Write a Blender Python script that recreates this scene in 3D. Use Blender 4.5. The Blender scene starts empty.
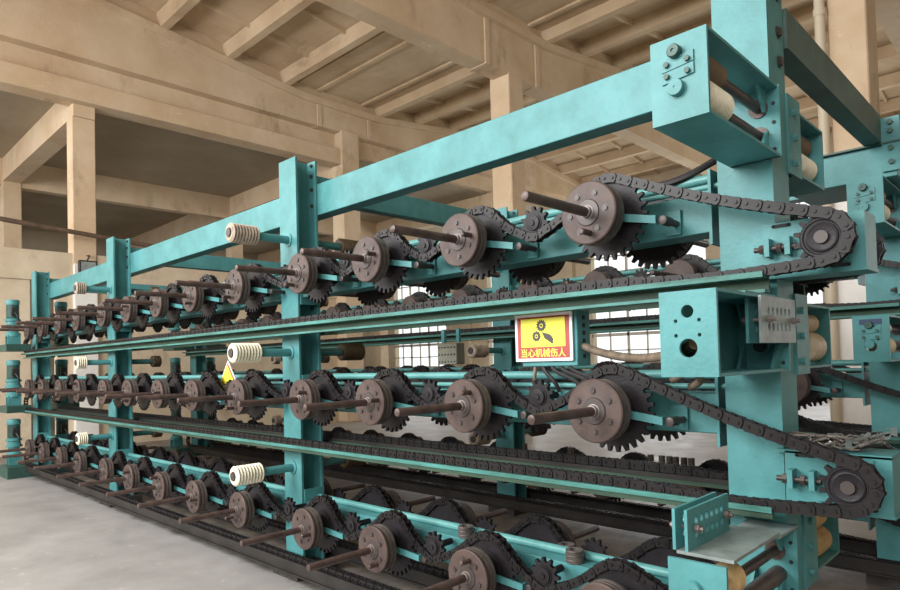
import bpy, bmesh, math, random
from mathutils import Matrix, Vector
random.seed(7)
PI = math.pi
SC = bpy.context.scene
COL = SC.collection
ORD = ['', 'first', 'second', 'third', 'fourth', 'fifth', 'sixth', 'seventh', 'eighth', 'ninth', 'tenth', 'eleventh', 'twelfth', 'thirteenth', 'fourteenth']

# ------------------------------------------------------------------ materials
def srgb(r, g, b):
    def f(c):
        c /= 255.0
        return c / 12.92 if c <= 0.04045 else ((c + 0.055) / 1.055) ** 2.4
    return (f(r), f(g), f(b), 1.0)

def material(name, col, rough=0.6, metal=0.0, col2=None, scale=6.0, lo=0.35, hi=0.7, bump=0.0, bscale=40.0, detail=6.0, stretch=None, spec=0.5, stain=None):
    m = bpy.data.materials.new(name); m.use_nodes = True
    nt = m.node_tree; b = nt.nodes['Principled BSDF']
    b.inputs['Roughness'].default_value = rough
    b.inputs['Metallic'].default_value = metal
    b.inputs['Specular IOR Level'].default_value = spec
    b.inputs['Base Color'].default_value = col
    tc = nt.nodes.new('ShaderNodeNewGeometry')
    vec = tc.outputs['Position']
    if stretch:
        mp = nt.nodes.new('ShaderNodeMapping'); mp.inputs['Scale'].default_value = stretch
        nt.links.new(vec, mp.inputs['Vector']); vec = mp.outputs['Vector']
    if col2 is not None:
        n = nt.nodes.new('ShaderNodeTexNoise'); n.inputs['Scale'].default_value = scale; n.inputs['Detail'].default_value = detail; n.inputs['Roughness'].default_value = 0.65
        nt.links.new(vec, n.inputs['Vector'])
        r = nt.nodes.new('ShaderNodeValToRGB')
        r.color_ramp.elements[0].position = lo; r.color_ramp.elements[0].color = col
        r.color_ramp.elements[1].position = hi; r.color_ramp.elements[1].color = col2
        nt.links.new(n.outputs['Fac'], r.inputs['Fac']); nt.links.new(r.outputs['Color'], b.inputs['Base Color'])
        if stain:
            src = r.outputs['Color']
            for (scol, ssc, slo, shi, st) in stain:
                mp = nt.nodes.new('ShaderNodeMapping'); mp.inputs['Scale'].default_value = st
                nt.links.new(tc.outputs['Position'], mp.inputs['Vector'])
                n3 = nt.nodes.new('ShaderNodeTexNoise'); n3.inputs['Scale'].default_value = ssc; n3.inputs['Detail'].default_value = 10; n3.inputs['Roughness'].default_value = 0.72
                nt.links.new(mp.outputs['Vector'], n3.inputs['Vector'])
                r3 = nt.nodes.new('ShaderNodeMapRange'); r3.inputs['From Min'].default_value = slo; r3.inputs['From Max'].default_value = shi; r3.inputs['To Max'].default_value = 0.75
                nt.links.new(n3.outputs['Fac'], r3.inputs['Value'])
                mx = nt.nodes.new('ShaderNodeMixRGB'); mx.inputs['Color2'].default_value = scol
                nt.links.new(r3.outputs['Result'], mx.inputs['Fac']); nt.links.new(src, mx.inputs['Color1']); src = mx.outputs['Color']
            nt.links.new(src, b.inputs['Base Color'])
    if bump:
        n2 = nt.nodes.new('ShaderNodeTexNoise'); n2.inputs['Scale'].default_value = bscale; n2.inputs['Detail'].default_value = 4.0
        nt.links.new(tc.outputs['Position'], n2.inputs['Vector'])
        bp = nt.nodes.new('ShaderNodeBump'); bp.inputs['Strength'].default_value = bump; bp.inputs['Distance'].default_value = 0.01
        nt.links.new(n2.outputs['Fac'], bp.inputs['Height']); nt.links.new(bp.outputs['Normal'], b.inputs['Normal'])
    return m

M = {}
M['teal'] = material('teal_paint', srgb(82, 144, 147), 0.46, 0, srgb(60, 117, 117), 5.0, 0.35, 0.75, 0.12, 70, spec=0.35)
M['teal_rail'] = material('oily_teal_paint', srgb(76, 138, 132), 0.5, 0, srgb(50, 92, 82), 3.0, 0.35, 0.7, 0.2, 60, stretch=(1, 6, 6), spec=0.35)
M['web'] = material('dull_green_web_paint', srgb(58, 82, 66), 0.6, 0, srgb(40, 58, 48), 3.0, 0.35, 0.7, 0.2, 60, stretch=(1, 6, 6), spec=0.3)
M['teal_grimy'] = material('grimy_teal_paint', srgb(84, 108, 102), 0.55, 0, srgb(58, 78, 74), 4.0, 0.35, 0.7)
M['teal_dark'] = material('dark_green_paint', srgb(52, 92, 84), 0.5, 0, srgb(34, 62, 56), 6.0, 0.3, 0.7)
M['teal_bright'] = material('bright_teal_pipe_paint', srgb(96, 154, 152), 0.38, 0, srgb(72, 130, 128), 7.0, 0.4, 0.75, spec=0.4)
M['chain'] = material('oily_chain_steel', srgb(34, 31, 32), 0.42, 0.0, srgb(20, 18, 19), 14.0, 0.35, 0.7, spec=0.28)
M['sprocket'] = material('oily_sprocket_steel', srgb(40, 37, 41), 0.45, 0.0, srgb(26, 24, 26), 9.0, 0.35, 0.7, 0.15, 90, spec=0.22)
M['disc'] = material('brown_worn_steel', srgb(90, 75, 70), 0.5, 0.0, srgb(60, 49, 46), 8.0, 0.3, 0.7, 0.12, 90, spec=0.3)
M['drum'] = material('grey_worn_steel', srgb(98, 90, 86), 0.45, 0.0, srgb(64, 58, 55), 9.0, 0.35, 0.7, spec=0.35)
M['rod'] = material('rusty_shaft_steel', srgb(94, 77, 72), 0.4, 0.1, srgb(56, 45, 43), 16.0, 0.35, 0.7, 0.1, 120, spec=0.4)
M['bolt'] = material('dull_bolt_steel', srgb(64, 56, 54), 0.45, 0.1)
M['nut'] = material('dull_nut_steel', srgb(118, 108, 104), 0.45, 0.2)
M['grey_plate'] = material('grey_worn_plate', srgb(150, 160, 158), 0.45, 0.1, srgb(112, 122, 120), 12.0, 0.35, 0.7, 0.1, 60)
M['white_roll'] = material('cream_white_roller', srgb(226, 222, 200), 0.6, 0, srgb(190, 184, 160), 9.0, 0.4, 0.75)
M['tan_roll'] = material('grimy_tan_roller', srgb(178, 164, 146), 0.65, 0, srgb(122, 110, 98), 12.0, 0.35, 0.7)
M['brown_roll'] = material('oily_brown_roller', srgb(112, 92, 66), 0.6, 0, srgb(78, 64, 48), 12.0, 0.35, 0.7)
M['rope_roll'] = material('rope_wound_roller', srgb(196, 168, 120), 0.8, 0, srgb(160, 132, 90), 14.0, 0.35, 0.7)
M['cream_roll'] = material('smooth_cream_roller', srgb(214, 200, 172), 0.5, 0, srgb(176, 160, 132), 8.0, 0.35, 0.7)
M['cable'] = material('grey_conduit', srgb(122, 108, 92), 0.5, 0, srgb(84, 74, 64), 20.0, 0.35, 0.7)
M['black'] = material('black_rubber', srgb(34, 33, 34), 0.5)
M['hole'] = material('dark_slot_interior', srgb(24, 34, 34), 0.7)
M['dark_rail'] = material('oil_black_steel', srgb(50, 47, 45), 0.5, 0.0, srgb(30, 28, 27), 5.0, 0.35, 0.7, spec=0.3)
M['pad'] = material('dark_pad', srgb(64, 60, 57), 0.8, 0, srgb(42, 40, 38), 8.0, 0.35, 0.7)
M['sign_white'] = material('sign_white', srgb(236, 234, 236), 0.4)
M['sign_red'] = material('sign_red', srgb(160, 62, 58), 0.45)
M['sign_yellow'] = material('sign_yellow', srgb(246, 236, 70), 0.45)
M['sign_ink'] = material('sign_black', srgb(58, 54, 52), 0.5)
M['sign_letter'] = material('sign_letter_yellow', srgb(248, 222, 90), 0.45)
M['plate_blue'] = material('blue_plate', srgb(44, 62, 96), 0.4)
M['box_grey'] = material('olive_grey_box_paint', srgb(128, 128, 112), 0.55, 0, srgb(104, 102, 90), 9.0, 0.35, 0.7)
M['wire'] = material('bright_wire', srgb(128, 122, 116), 0.4, 0.4)
M['concrete'] = material('tan_concrete_paint', srgb(214, 194, 167), 0.85, 0, srgb(190, 163, 130), 0.9, 0.3, 0.72, 0.3, 18, detail=9, stain=[(srgb(140, 118, 88), 1.1, 0.56, 0.72, (1, 1, 0.5)), (srgb(232, 222, 204), 1.6, 0.63, 0.70, (1, 0.6, 1.4)), (srgb(120, 100, 74), 5.0, 0.66, 0.74, (1, 1, 1))])
M['ceil'] = material('tan_ceiling_concrete', srgb(215, 194, 165), 0.9, 0, srgb(184, 158, 126), 0.7, 0.3, 0.72, 0.2, 14, detail=9, stain=[(srgb(136, 116, 86), 0.9, 0.55, 0.75, (0.4, 1, 1))])
M['soffit'] = material('grey_brown_soffit', srgb(170, 156, 134), 0.9, 0, srgb(146, 132, 110), 0.6, 0.3, 0.72, 0.15, 14, detail=9)
M['plaster'] = material('pale_plaster', srgb(212, 198, 174), 0.85, 0, srgb(190, 172, 146), 1.2, 0.35, 0.7, 0.15, 20, detail=9, stain=[(srgb(150, 132, 106), 1.4, 0.58, 0.75, (1, 1, 0.6))])
M['white_paint'] = material('white_wall_paint', srgb(236, 234, 230), 0.7, 0, srgb(220, 217, 212), 2.0, 0.35, 0.7)
M['win_frame'] = material('window_frame_paint', srgb(205, 198, 186), 0.6)
M['pipe_grey'] = material('pale_pipe_paint', srgb(196, 184, 162), 0.6)
M['rust_pipe'] = material('rusty_pipe', srgb(104, 84, 68), 0.7, 0, srgb(76, 60, 50), 8.0, 0.35, 0.7)
M['yard'] = material('yard_ground', srgb(200, 194, 160), 0.9, 0, srgb(190, 196, 120), 0.3, 0.4, 0.7)

def floor_material():
    m = bpy.data.materials.new('grey_concrete_floor'); m.use_nodes = True
    nt = m.node_tree; b = nt.nodes['Principled BSDF']; L = nt.links.new
    g = nt.nodes.new('ShaderNodeNewGeometry')
    def noise(scale, det, rough=0.65):
        n = nt.nodes.new('ShaderNodeTexNoise'); n.inputs['Scale'].default_value = scale; n.inputs['Detail'].default_value = det; n.inputs['Roughness'].default_value = rough
        L(g.outputs['Position'], n.inputs['Vector']); return n
    def ramp(src, p0, c0, p1, c1):
        r = nt.nodes.new('ShaderNodeValToRGB'); e = r.color_ramp.elements
        e[0].position = p0; e[0].color = c0; e[1].position = p1; e[1].color = c1
        L(src, r.inputs['Fac']); return r
    base = ramp(noise(1.3, 9).outputs['Fac'], 0.3, srgb(140, 138, 136), 0.72, srgb(172, 170, 168))
    spots = ramp(noise(5.5, 8, 0.75).outputs['Fac'], 0.60, (0, 0, 0, 1), 0.70, (1, 1, 1, 1))
    mx = nt.nodes.new('ShaderNodeMixRGB'); mx.inputs['Color2'].default_value = srgb(196, 194, 190)
    L(spots.outputs['Color'], mx.inputs['Fac']); L(base.outputs['Color'], mx.inputs['Color1'])
    # oil-soaked strip under the racks (a stain with its own ragged outline)
    sep = nt.nodes.new('ShaderNodeSeparateXYZ'); L(g.outputs['Position'], sep.inputs['Vector'])
    nz = noise(2.2, 6)
    def mth(op, a, bb):
        n = nt.nodes.new('ShaderNodeMath'); n.operation = op
        for i, v in enumerate((a, bb)):
            if isinstance(v, (int, float)): n.inputs[i].default_value = v
            else: L(v, n.inputs[i])
        return n.outputs['Value']
    wob = mth('MULTIPLY', mth('SUBTRACT', nz.outputs['Fac'], 0.5), 0.5)
    yy = mth('ADD', sep.outputs['Y'], wob)
    xx = mth('ADD', sep.outputs['X'], wob)
    def step(v, a, bb):
        n = nt.nodes.new('ShaderNodeMapRange'); n.interpolation_type = 'SMOOTHSTEP'
        n.inputs['From Min'].default_value = a; n.inputs['From Max'].default_value = bb
        L(v, n.inputs['Value']); return n.outputs['Result']
    msk = mth('MULTIPLY', step(yy, 2.38, 2.5), mth('SUBTRACT', 1.0, step(yy, 5.6, 6.2)))
    msk = mth('MULTIPLY', msk, mth('SUBTRACT', 1.0, step(xx, 0.0, 0.8)))
    msk = mth('MULTIPLY', msk, 0.9)
    oil = ramp(noise(2.6, 8, 0.75).outputs['Fac'], 0.42, srgb(98, 90, 84), 0.72, srgb(150, 142, 134))
    mx2 = nt.nodes.new('ShaderNodeMixRGB')
    L(msk, mx2.inputs['Fac']); L(mx.outputs['Color'], mx2.inputs['Color1']); L(oil.outputs['Color'], mx2.inputs['Color2'])
    L(mx2.outputs['Color'], b.inputs['Base Color'])
    rr = ramp(noise(3.0, 5).outputs['Fac'], 0.3, (0.42, 0.42, 0.42, 1), 0.7, (0.62, 0.62, 0.62, 1))
    L(rr.outputs['Color'], b.inputs['Roughness'])
    bp = nt.nodes.new('ShaderNodeBump'); bp.inputs['Strength'].default_value = 0.12; bp.inputs['Distance'].default_value = 0.01
    L(noise(25, 5).outputs['Fac'], bp.inputs['Height']); L(bp.outputs['Normal'], b.inputs['Normal'])
    return m
M['floor'] = floor_material()

# ------------------------------------------------------------------ mesh helpers
class MB:
    """collects shapes into one bmesh"""
    def __init__(s): s.bm = bmesh.new()
    def faces(s, vs, fs, smooth=False):
        v = [s.bm.verts.new(p) for p in vs]
        for f in fs:
            try:
                fc = s.bm.faces.new([v[i] for i in f]); fc.smooth = smooth
            except ValueError: pass
        return v
    def box(s, x0, x1, y0, y1, z0, z1, bev=0.0):
        if bev <= 0:
            s.faces([(x0,y0,z0),(x1,y0,z0),(x1,y1,z0),(x0,y1,z0),(x0,y0,z1),(x1,y0,z1),(x1,y1,z1),(x0,y1,z1)],
                    [(0,3,2,1),(4,5,6,7),(0,1,5,4),(1,2,6,5),(2,3,7,6),(3,0,4,7)]); return s
        t = bmesh.new()
        bmesh.ops.create_cube(t, size=1.0, matrix=Matrix.Translation(((x0+x1)/2,(y0+y1)/2,(z0+z1)/2)) @ Matrix.Diagonal((x1-x0, y1-y0, z1-z0, 1)))
        bmesh.ops.bevel(t, geom=list(t.edges), offset=bev, segments=1, affect='EDGES')
        s.merge(t); return s
    def merge(s, t):
        t.verts.index_update()
        v = [s.bm.verts.new(q.co) for q in t.verts]
        for f in t.faces:
            g = s.bm.faces.new([v[q.index] for q in f.verts]); g.smooth = f.smooth
        t.free()
    def lathe(s, prof, n=24, axis='Y', c=(0,0,0), close=True):
        """prof: (radius, position along axis)"""
        rings = []
        for r, a in prof:
            ring = []
            for k in range(n):
                t = 2*PI*k/n; p, q = r*math.cos(t), r*math.sin(t)
                co = {'X': (a, p, q), 'Y': (p, a, q), 'Z': (p, q, a)}[axis]
                ring.append(s.bm.verts.new((co[0]+c[0], co[1]+c[1], co[2]+c[2])))
            rings.append(ring)
        for i in range(len(rings)-1):
            for k in range(n):
                f = s.bm.faces.new((rings[i][k], rings[i][(k+1)%n], rings[i+1][(k+1)%n], rings[i+1][k])); f.smooth = True
        if close:
            s.bm.faces.new(rings[0]); s.bm.faces.new(rings[-1])
        return s
    def cyl(s, r, a0, a1, axis='Y', c=(0,0,0), n=16):
        return s.lathe([(r, a0), (r, a1)], n, axis, c)
    def hexa(s, r, a0, a1, axis='Y', c=(0,0,0)):
        s.lathe([(r, a0), (r, a1)], 6, axis, c); return s
    def prism(s, pts, y0, y1, axis='Y'):
        """closed outline in the plane across axis, extruded along it"""
        def co(p, a): return {'Y': (p[0], a, p[1]), 'X': (a, p[0], p[1]), 'Z': (p[0], p[1], a)}[axis]
        a = [s.bm.verts.new(co(p, y0)) for p in pts]; b = [s.bm.verts.new(co(p, y1)) for p in pts]
        s.bm.faces.new(a); s.bm.faces.new(b); n = len(pts)
        for i in range(n): s.bm.faces.new((a[i], a[(i+1)%n], b[(i+1)%n], b[i]))
        return s
    def tube(s, pts, r, n=8, ridges=None):
        pts = [Vector(p) for p in pts]; rings = []
        up = Vector((0.13, 0.21, 1)).normalized()
        for i, p in enumerate(pts):
            d = (pts[min(i+1, len(pts)-1)] - pts[max(i-1, 0)]).normalized()
            a = d.cross(up)
            if a.length < 1e-3: a = d.cross(Vector((1, 0, 0)))
            a.normalize(); b = a.cross(d)
            rr = r if not ridges else r * (1.0 if i % 2 else ridges)
            rings.append([s.bm.verts.new(p + a*rr*math.cos(2*PI*k/n) + b*rr*math.sin(2*PI*k/n)) for k in range(n)])
        for i in range(len(rings)-1):
            for k in range(n):
                f = s.bm.faces.new((rings[i][k], rings[i][(k+1)%n], rings[i+1][(k+1)%n], rings[i+1][k])); f.smooth = True
        s.bm.faces.new(rings[0]); s.bm.faces.new(rings[-1]); return s
    def mesh(s, name, mat, sharp=38):
        bmesh.ops.recalc_face_normals(s.bm, faces=list(s.bm.faces))
        me = bpy.data.meshes.new(name); s.bm.to_mesh(me); s.bm.free()
        me.materials.append(M[mat])
        try: me.set_sharp_from_angle(angle=math.radians(sharp))
        except Exception: pass
        return me
    def obj(s, name, mat, parent=None, label=None, loc=(0,0,0)):
        return put(name, s.mesh(name, mat), parent, label, loc)

def put(name, me, parent=None, label=None, loc=(0,0,0), rot=None):
    o = bpy.data.objects.new(name, me); COL.objects.link(o)
    o.location = loc
    if rot: o.rotation_euler = rot
    if parent is not None: o.parent = parent
    if label: o['label'] = label
    return o

def thing(name, label, cat, loc=(0,0,0), group=None, rz=0.0):
    o = bpy.data.objects.new(name, None); COL.objects.link(o)
    o.location = loc; o.rotation_euler = (0, 0, rz); o.empty_display_size = 0.1
    o['label'] = label; o['category'] = cat
    if group: o['group'] = group
    return o
def tag(o, label, cat, group=None):
    o['label'] = label; o['category'] = cat
    if group: o['group'] = group
    return o
def structure(name, mb, mat):
    o = mb.obj(name, mat); o['kind'] = 'structure'; return o

def copy_tree(o, loc, label, name=None, rz=None, scale=None):
    kids = {}
    for q in list(ALLKIDS(o)): pass
    r = o.copy(); COL.objects.link(r); r.location = loc; r['label'] = label
    if rz is not None: r.rotation_euler = (0, 0, rz)
    if scale: r.scale = scale
    for ch in list(o.children):
        c = ch.copy(); COL.objects.link(c); c.parent = r
        for g in list(ch.children):
            d = g.copy(); COL.objects.link(d); d.parent = c
    return r
def ALLKIDS(o): return o.children

def plate_holes(outline, holes, thick):
    """flat plate in the local XZ plane (y from 0 to thick) with round holes cut through: a bmesh made from a filled curve"""
    cu = bpy.data.curves.new('plate', 'CURVE'); cu.dimensions = '2D'; cu.fill_mode = 'BOTH'; cu.extrude = thick/2
    sp = cu.splines.new('POLY'); sp.points.add(len(outline)-1); sp.use_cyclic_u = True
    for p, q in zip(sp.points, outline): p.co = (q[0], q[1], 0, 1)
    for (hx, hz, rx, rz) in holes:
        sp = cu.splines.new('POLY'); sp.points.add(15); sp.use_cyclic_u = True
        for k, p in enumerate(sp.points): p.co = (hx + rx*math.cos(2*PI*k/16), hz + rz*math.sin(2*PI*k/16), 0, 1)
    o = bpy.data.objects.new('plate', cu); COL.objects.link(o)
    dg = bpy.context.evaluated_depsgraph_get(); dg.update()
    me = bpy.data.meshes.new_from_object(o.evaluated_get(dg))
    t = bmesh.new(); t.from_mesh(me)
    bmesh.ops.remove_doubles(t, verts=list(t.verts), dist=1e-5)
    bpy.data.objects.remove(o); bpy.data.curves.remove(cu); bpy.data.meshes.remove(me)
    # curve plane XY -> XZ
    for v in t.verts: v.co = Vector((v.co.x, v.co.z + thick/2, v.co.y))
    return t

# ------------------------------------------------------------------ camera (fitted to the photograph)
F, YAW, PITCH, ROLL, CX, CY = 645.4258, 0.764123732, 0.0253600874, -0.0269306906, 461.942838, 345.021947
fw = Vector((-math.sin(YAW)*math.cos(PITCH), math.cos(YAW)*math.cos(PITCH), math.sin(PITCH)))
rt = Vector((math.cos(YAW), math.sin(YAW), 0)); up = rt.cross(fw)
r2 = math.cos(ROLL)*rt + math.sin(ROLL)*up; u2 = -math.sin(ROLL)*rt + math.cos(ROLL)*up
cam = bpy.data.cameras.new('camera'); co = bpy.data.objects.new('camera', cam); COL.objects.link(co)
mw = Matrix.Identity(4)
for i in range(3): mw[i][0], mw[i][1], mw[i][2] = r2[i], u2[i], -fw[i]
mw.translation = Vector((0, 0, 1.5)); co.matrix_world = mw
cam.sensor_width = 36.0; cam.sensor_fit = 'HORIZONTAL'; cam.lens = F/900*36
cam.shift_x = (450 - CX)/900; cam.shift_y = (CY - 295)/900; cam.clip_end = 200
SC.camera = co

# ------------------------------------------------------------------ machine dimensions
DY = 2.37                                   # far rack stands this far behind the near rack
TZ = [2.09, 1.285, 0.468]                   # spindle heights of the three tiers
RO = [-0.30, -0.325, -0.305]                # rail top below the spindle
TN = [(-0.613, -0.206), (-0.565, -0.230), (-0.565, -0.215)]   # tension sprocket
SPX = [-1.425, -2.16, -2.885, -3.59, -4.45, -5.205, -5.905, -6.64, -7.345, -8.215, -8.94, -9.71, -10.41]
POST = [(-1.005, -0.80), (-4.255, -4.03), (-8.03, -7.80), (-11.335, -11.11)]
YM = 2.614                                   # middle plane of the near rack
PITCH_C = 0.0385
TNAME = ['top', 'middle', 'bottom']
RACK = ['near', 'far']
DRX = -11.12

def gear_outline(n, rp, tip, root):
    pts = []
    for k in range(n):
        a = 2*PI*k/n; w = 2*PI/n
        for da, r in ((-0.5*w, root), (-0.30*w, root*1.005), (-0.13*w, tip), (0.13*w, tip), (0.30*w, root*1.005)):
            pts.append((r*math.cos(a+da), r*math.sin(a+da)))
    return pts
RS = PITCH_C/(2*math.sin(PI/27)); RI = PITCH_C/(2*math.sin(PI/11)); RT = PITCH_C/(2*math.sin(PI/13))

# ------------------------------------------------------------------ chains
def belt(circs):
    """closed path round circles (x, z, r, s); s=+1 passes counter-clockwise, -1 clockwise"""
    n = len(circs); segs = []
    tang = []
    for i in range(n):
        x0, z0, r0, s0 = circs[i]; x1, z1, r1, s1 = circs[(i+1) % n]
        dx, dz = x1-x0, z1-z0; d = math.hypot(dx, dz); ang = math.atan2(dz, dx)
        # signed radii: the belt keeps the centre on its left for ccw
        k = (r0*s0 - r1*s1)/d
        k = max(-1, min(1, k)); b = math.acos(k)
        # the path direction t makes: normal n pointing from path to centre side
        th = ang - b if True else ang + b
        nx, nz = math.cos(th), math.sin(th)
        tang.append(((x0 + nx*r0*s0, z0 + nz*r0*s0), (x1 + nx*r1*s1, z1 + nz*r1*s1)))
    pts = []
    for i in range(n):
        x, z, r, s = circs[i]
        pin = tang[i-1][1]; pout = tang[i][0]
        a0 = math.atan2(pin[1]-z, pin[0]-x); a1 = math.atan2(pout[1]-z, pout[0]-x)
        d = (a1-a0) % (2*PI) if s > 0 else -((a0-a1) % (2*PI))
        if abs(d) > 1.9*PI: d = 0
        m = max(1, int(abs(d)*r/0.008))
        for k in range(m+1): pts.append((x + r*math.cos(a0 + d*k/m), z + r*math.sin(a0 + d*k/m)))
        q = tang[i][1]; dx, dz = q[0]-pout[0], q[1]-pout[1]; ln = math.hypot(dx, dz)
        bow = 0.016 if 0.08 < ln < 0.6 and z > -0.1 else (0.018 if 0.6 < ln < 1.5 and z > -0.3 else 0.0)
        if bow:                              # slack chain hangs a little between the wheels
            nx, nz = -dz/ln, dx/ln
            if nz > 0: nx, nz = -nx, -nz
            for k in range(1, 10):
                u = k/10; w = bow*math.sin(PI*u)
                pts.append((pout[0]+dx*u+nx*w, pout[1]+dz*u+nz*w))
    return pts

def chain_mesh(tier):
    tx, tz = TN[tier]
    c = [(tx, tz, RT, 1)]
    for i, x in enumerate(SPX):
        c.append((x, 0, RS, 1))
        if i < len(SPX)-1:
            nx = SPX[i+1]
            c.append((x-0.388 if x-nx < 0.8 else x-0.41, 0.043, RI, -1))
    c.append((DRX, RO[tier]+0.02+RT, RT, 1))
    c.append((-10.6, RO[tier]+0.04, 0.02, 1)); c.append((-1.35, RO[tier]+0.04, 0.02, 1))
    P = belt(c)
    L = [0.0]
    for i in range(len(P)): 
        q = P[(i+1) % len(P)]; L.append(L[-1] + math.hypot(q[0]-P[i][0], q[1]-P[i][1]))
    tot = L[-1]; n = int(tot/PITCH_C/2)*2; st = tot/n
    pins = []; j = 0
    for k in range(n):
        s = k*st
        while L[j+1] < s: j += 1
        t = (s-L[j])/max(1e-9, L[j+1]-L[j]); a = P[j]; b = P[(j+1) % len(P)]
        pins.append((a[0]+(b[0]-a[0])*t, a[1]+(b[1]-a[1])*t))
    mb = MB()
    h = 0.0205
    for k in range(n):
        a = pins[k]; b = pins[(k+1) % n]
        d = Vector((b[0]-a[0], b[1]-a[1])); d.normalize(); nn = Vector((-d.y, d.x))
        ext = 0.0165
        def P2(u, v): return (a[0]+d.x*u+nn.x*v, a[1]+d.y*u+nn.y*v)
        w = st
        out = [P2(-ext, -h*0.45), P2(-ext*0.5, -h), P2(w*0.3, -h*0.9), P2(w*0.7, -h*0.9), P2(w+ext*0.5, -h), P2(w+ext, -h*0.45), P2(w+ext, h*0.45), P2(w+ext*0.5, h), P2(w*0.7, h*0.9), P2(w*0.3, h*0.9), P2(-ext*0.5, h), P2(-ext, h*0.45)]
        y0, y1 = (0.019, 0.024) if k % 2 == 0 else (0.0125, 0.0175)
        mb.prism(out, -y1, -y0); mb.prism(out, y0, y1)
        mb.cyl(0.0105, -0.0125, 0.0125, c=(a[0], 0, a[1]), n=8)
        mb.cyl(0.007, -0.0285, 0.0285, c=(a[0], 0, a[1]), n=6)
    return mb.mesh('roller_chain', 'chain', 30)

# ------------------------------------------------------------------ spindles
def spindle_meshes():
    d = {}
    mb = MB(); mb.lathe([(0.010, -0.415), (0.0175, -0.412), (0.0195, -0.405), (0.0195, 0.0)], 16); mb.cyl(0.02, 0.0, 0.28, n=12); d['rod'] = mb.mesh('rod', 'rod')
    mb = MB(); mb.lathe([(0.045, -0.001), (0.05, 0.0), (0.124, 0.0), (0.129, 0.004), (0.129, 0.019), (0.126, 0.022)], 40); d['flange_disc'] = mb.mesh('flange_disc', 'disc')
    mb = MB(); mb.lathe([(0.118, 0.022), (0.118, 0.026), (0.128, 0.028), (0.1285, 0.044), (0.119, 0.047), (0.119, 0.051), (0.128, 0.053), (0.1285, 0.068), (0.124, 0.072)], 40); d['drum'] = mb.mesh('drum', 'drum')
    mb = MB(); mb.lathe([(0.036, -0.006), (0.052, -0.005), (0.056, 0.0005)], 28); d['hub_plate'] = mb.mesh('hub_plate', 'bolt')
    mb = MB(); mb.hexa(0.0115, -0.006, 0.001); mb.cyl(0.016, -0.001, 0.002, n=12); d['bolt'] = mb.mesh('bolt', 'bolt')
    mb = MB(); mb.lathe([(0.0205, -0.022), (0.024, -0.021), (0.025, -0.008), (0.030, -0.007), (0.030, -0.004)], 20); d['collar'] = mb.mesh('collar', 'nut')
    mb = MB(); mb.lathe([(0.008, -0.062), (0.0125, -0.058), (0.0125, 0.0)], 12); d['crank_pin'] = mb.mesh('crank_pin', 'rod')
    mb = MB(); mb.prism(gear_outline(27, RS, RS+0.016, RS-0.010), 0.152, 0.170); mb.lathe([(0.062, 0.072), (0.062, 0.14), (0.092, 0.144), (0.092, 0.152)], 24); mb.lathe([(0.06, 0.170), (0.06, 0.28)], 20); d['sprocket'] = mb.mesh('sprocket', 'sprocket', 30)
    mb = MB()
    def az(x): return -0.012 - (x-0.05)*0.19
    for (xa, xb) in ((0.02, 0.218),):
        ya, yb = 0.100, 0.150
        q = [(xa, ya, az(xa)-0.016), (xb, yb, az(xb)-0.016), (xb, yb+0.010, az(xb)-0.016), (xa, ya+0.010, az(xa)-0.016), (xa, ya, az(xa)+0.016), (xb, yb, az(xb)+0.016), (xb, yb+0.010, az(xb)+0.016), (xa, ya+0.010, az(xa)+0.016)]
        mb.faces(q, [(0,3,2,1),(4,5,6,7),(0,1,5,4),(1,2,6,5),(2,3,7,6),(3,0,4,7)])
    mb.box(0.208, 0.218, 0.150, 0.185, az(0.21)-0.016, az(0.21)+0.016)
    d['torque_arm'] = mb.mesh('torque_arm', 'teal')
    mb = MB(); mb.lathe([(0.014, 0.165), (0.019, 0.167), (0.019, 0.235), (0.014, 0.235), (0.014, 0.305)], 12, c=(0.238, 0, -0.047)); d['arm_pin'] = mb.mesh('arm_pin', 'bolt')
    mb = MB(); mb.box(0.19, 0.255, 0.295, 0.312, -0.09, 0.01); d['pin_seat'] = mb.mesh('pin_seat', 'teal')
    return d
SM = spindle_meshes()

def spindle(loc, label, group, detail, rz=0.0):
    t = thing('disc_spindle', label, 'spindle', loc, group, rz)
    put('rod', SM['rod'], t)
    a0 = random.random()*2*PI
    fd = put('flange_disc', SM['flange_disc'], t, rot=(0, a0, 0))
    put('drum', SM['drum'], t)
    put('sprocket', SM['sprocket'], t, rot=(0, random.random()*0.24, 0))
    arm = put('torque_arm', SM['torque_arm'], t, 'teal flat arm')
    put('arm_pin', SM['arm_pin'], arm); put('pin_seat', SM['pin_seat'], arm)
    if detail:
        for k in range(6):
            a = 2*PI*k/6
            put('bolt', SM['bolt'], fd, loc=(0.083*math.cos(a), 0, 0.083*math.sin(a)))
        put('collar', SM['collar'], t); put('hub_plate', SM['hub_plate'], fd)
        put('crank_pin', SM['crank_pin'], fd, loc=(0.085*math.cos(0.55), 0, 0.085*math.sin(0.55)))
    return t

mb = MB(); mb.prism(gear_outline(11, RI, RI+0.011, RI-0.009), -0.010, 0.010); ME_IT = mb.mesh('toothed_wheel', 'sprocket', 30)
mb = MB(); mb.lathe([(0.022, -0.024), (0.036, -0.022), (0.036, -0.018), (0.030, -0.018), (0.030, -0.014), (0.044, -0.014), (0.044, -0.010)], 20); mb.cyl(0.014, -0.030, -0.02, n=10); ME_IH = mb.mesh('hub', 'sprocket')
mb = MB(); mb.cyl(0.018, 0.010, 0.125, n=10); ME_IA = mb.mesh('axle', 'sprocket')
def idler(loc, label, group, rz=0.0):
    t = thing('idler_sprocket', label, 'sprocket', loc, group, rz)
    put('toothed_wheel', ME_IT, t, rot=(0, random.random(), 0)); put('hub', ME_IH, t); put('axle', ME_IA, t)
    return t

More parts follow.
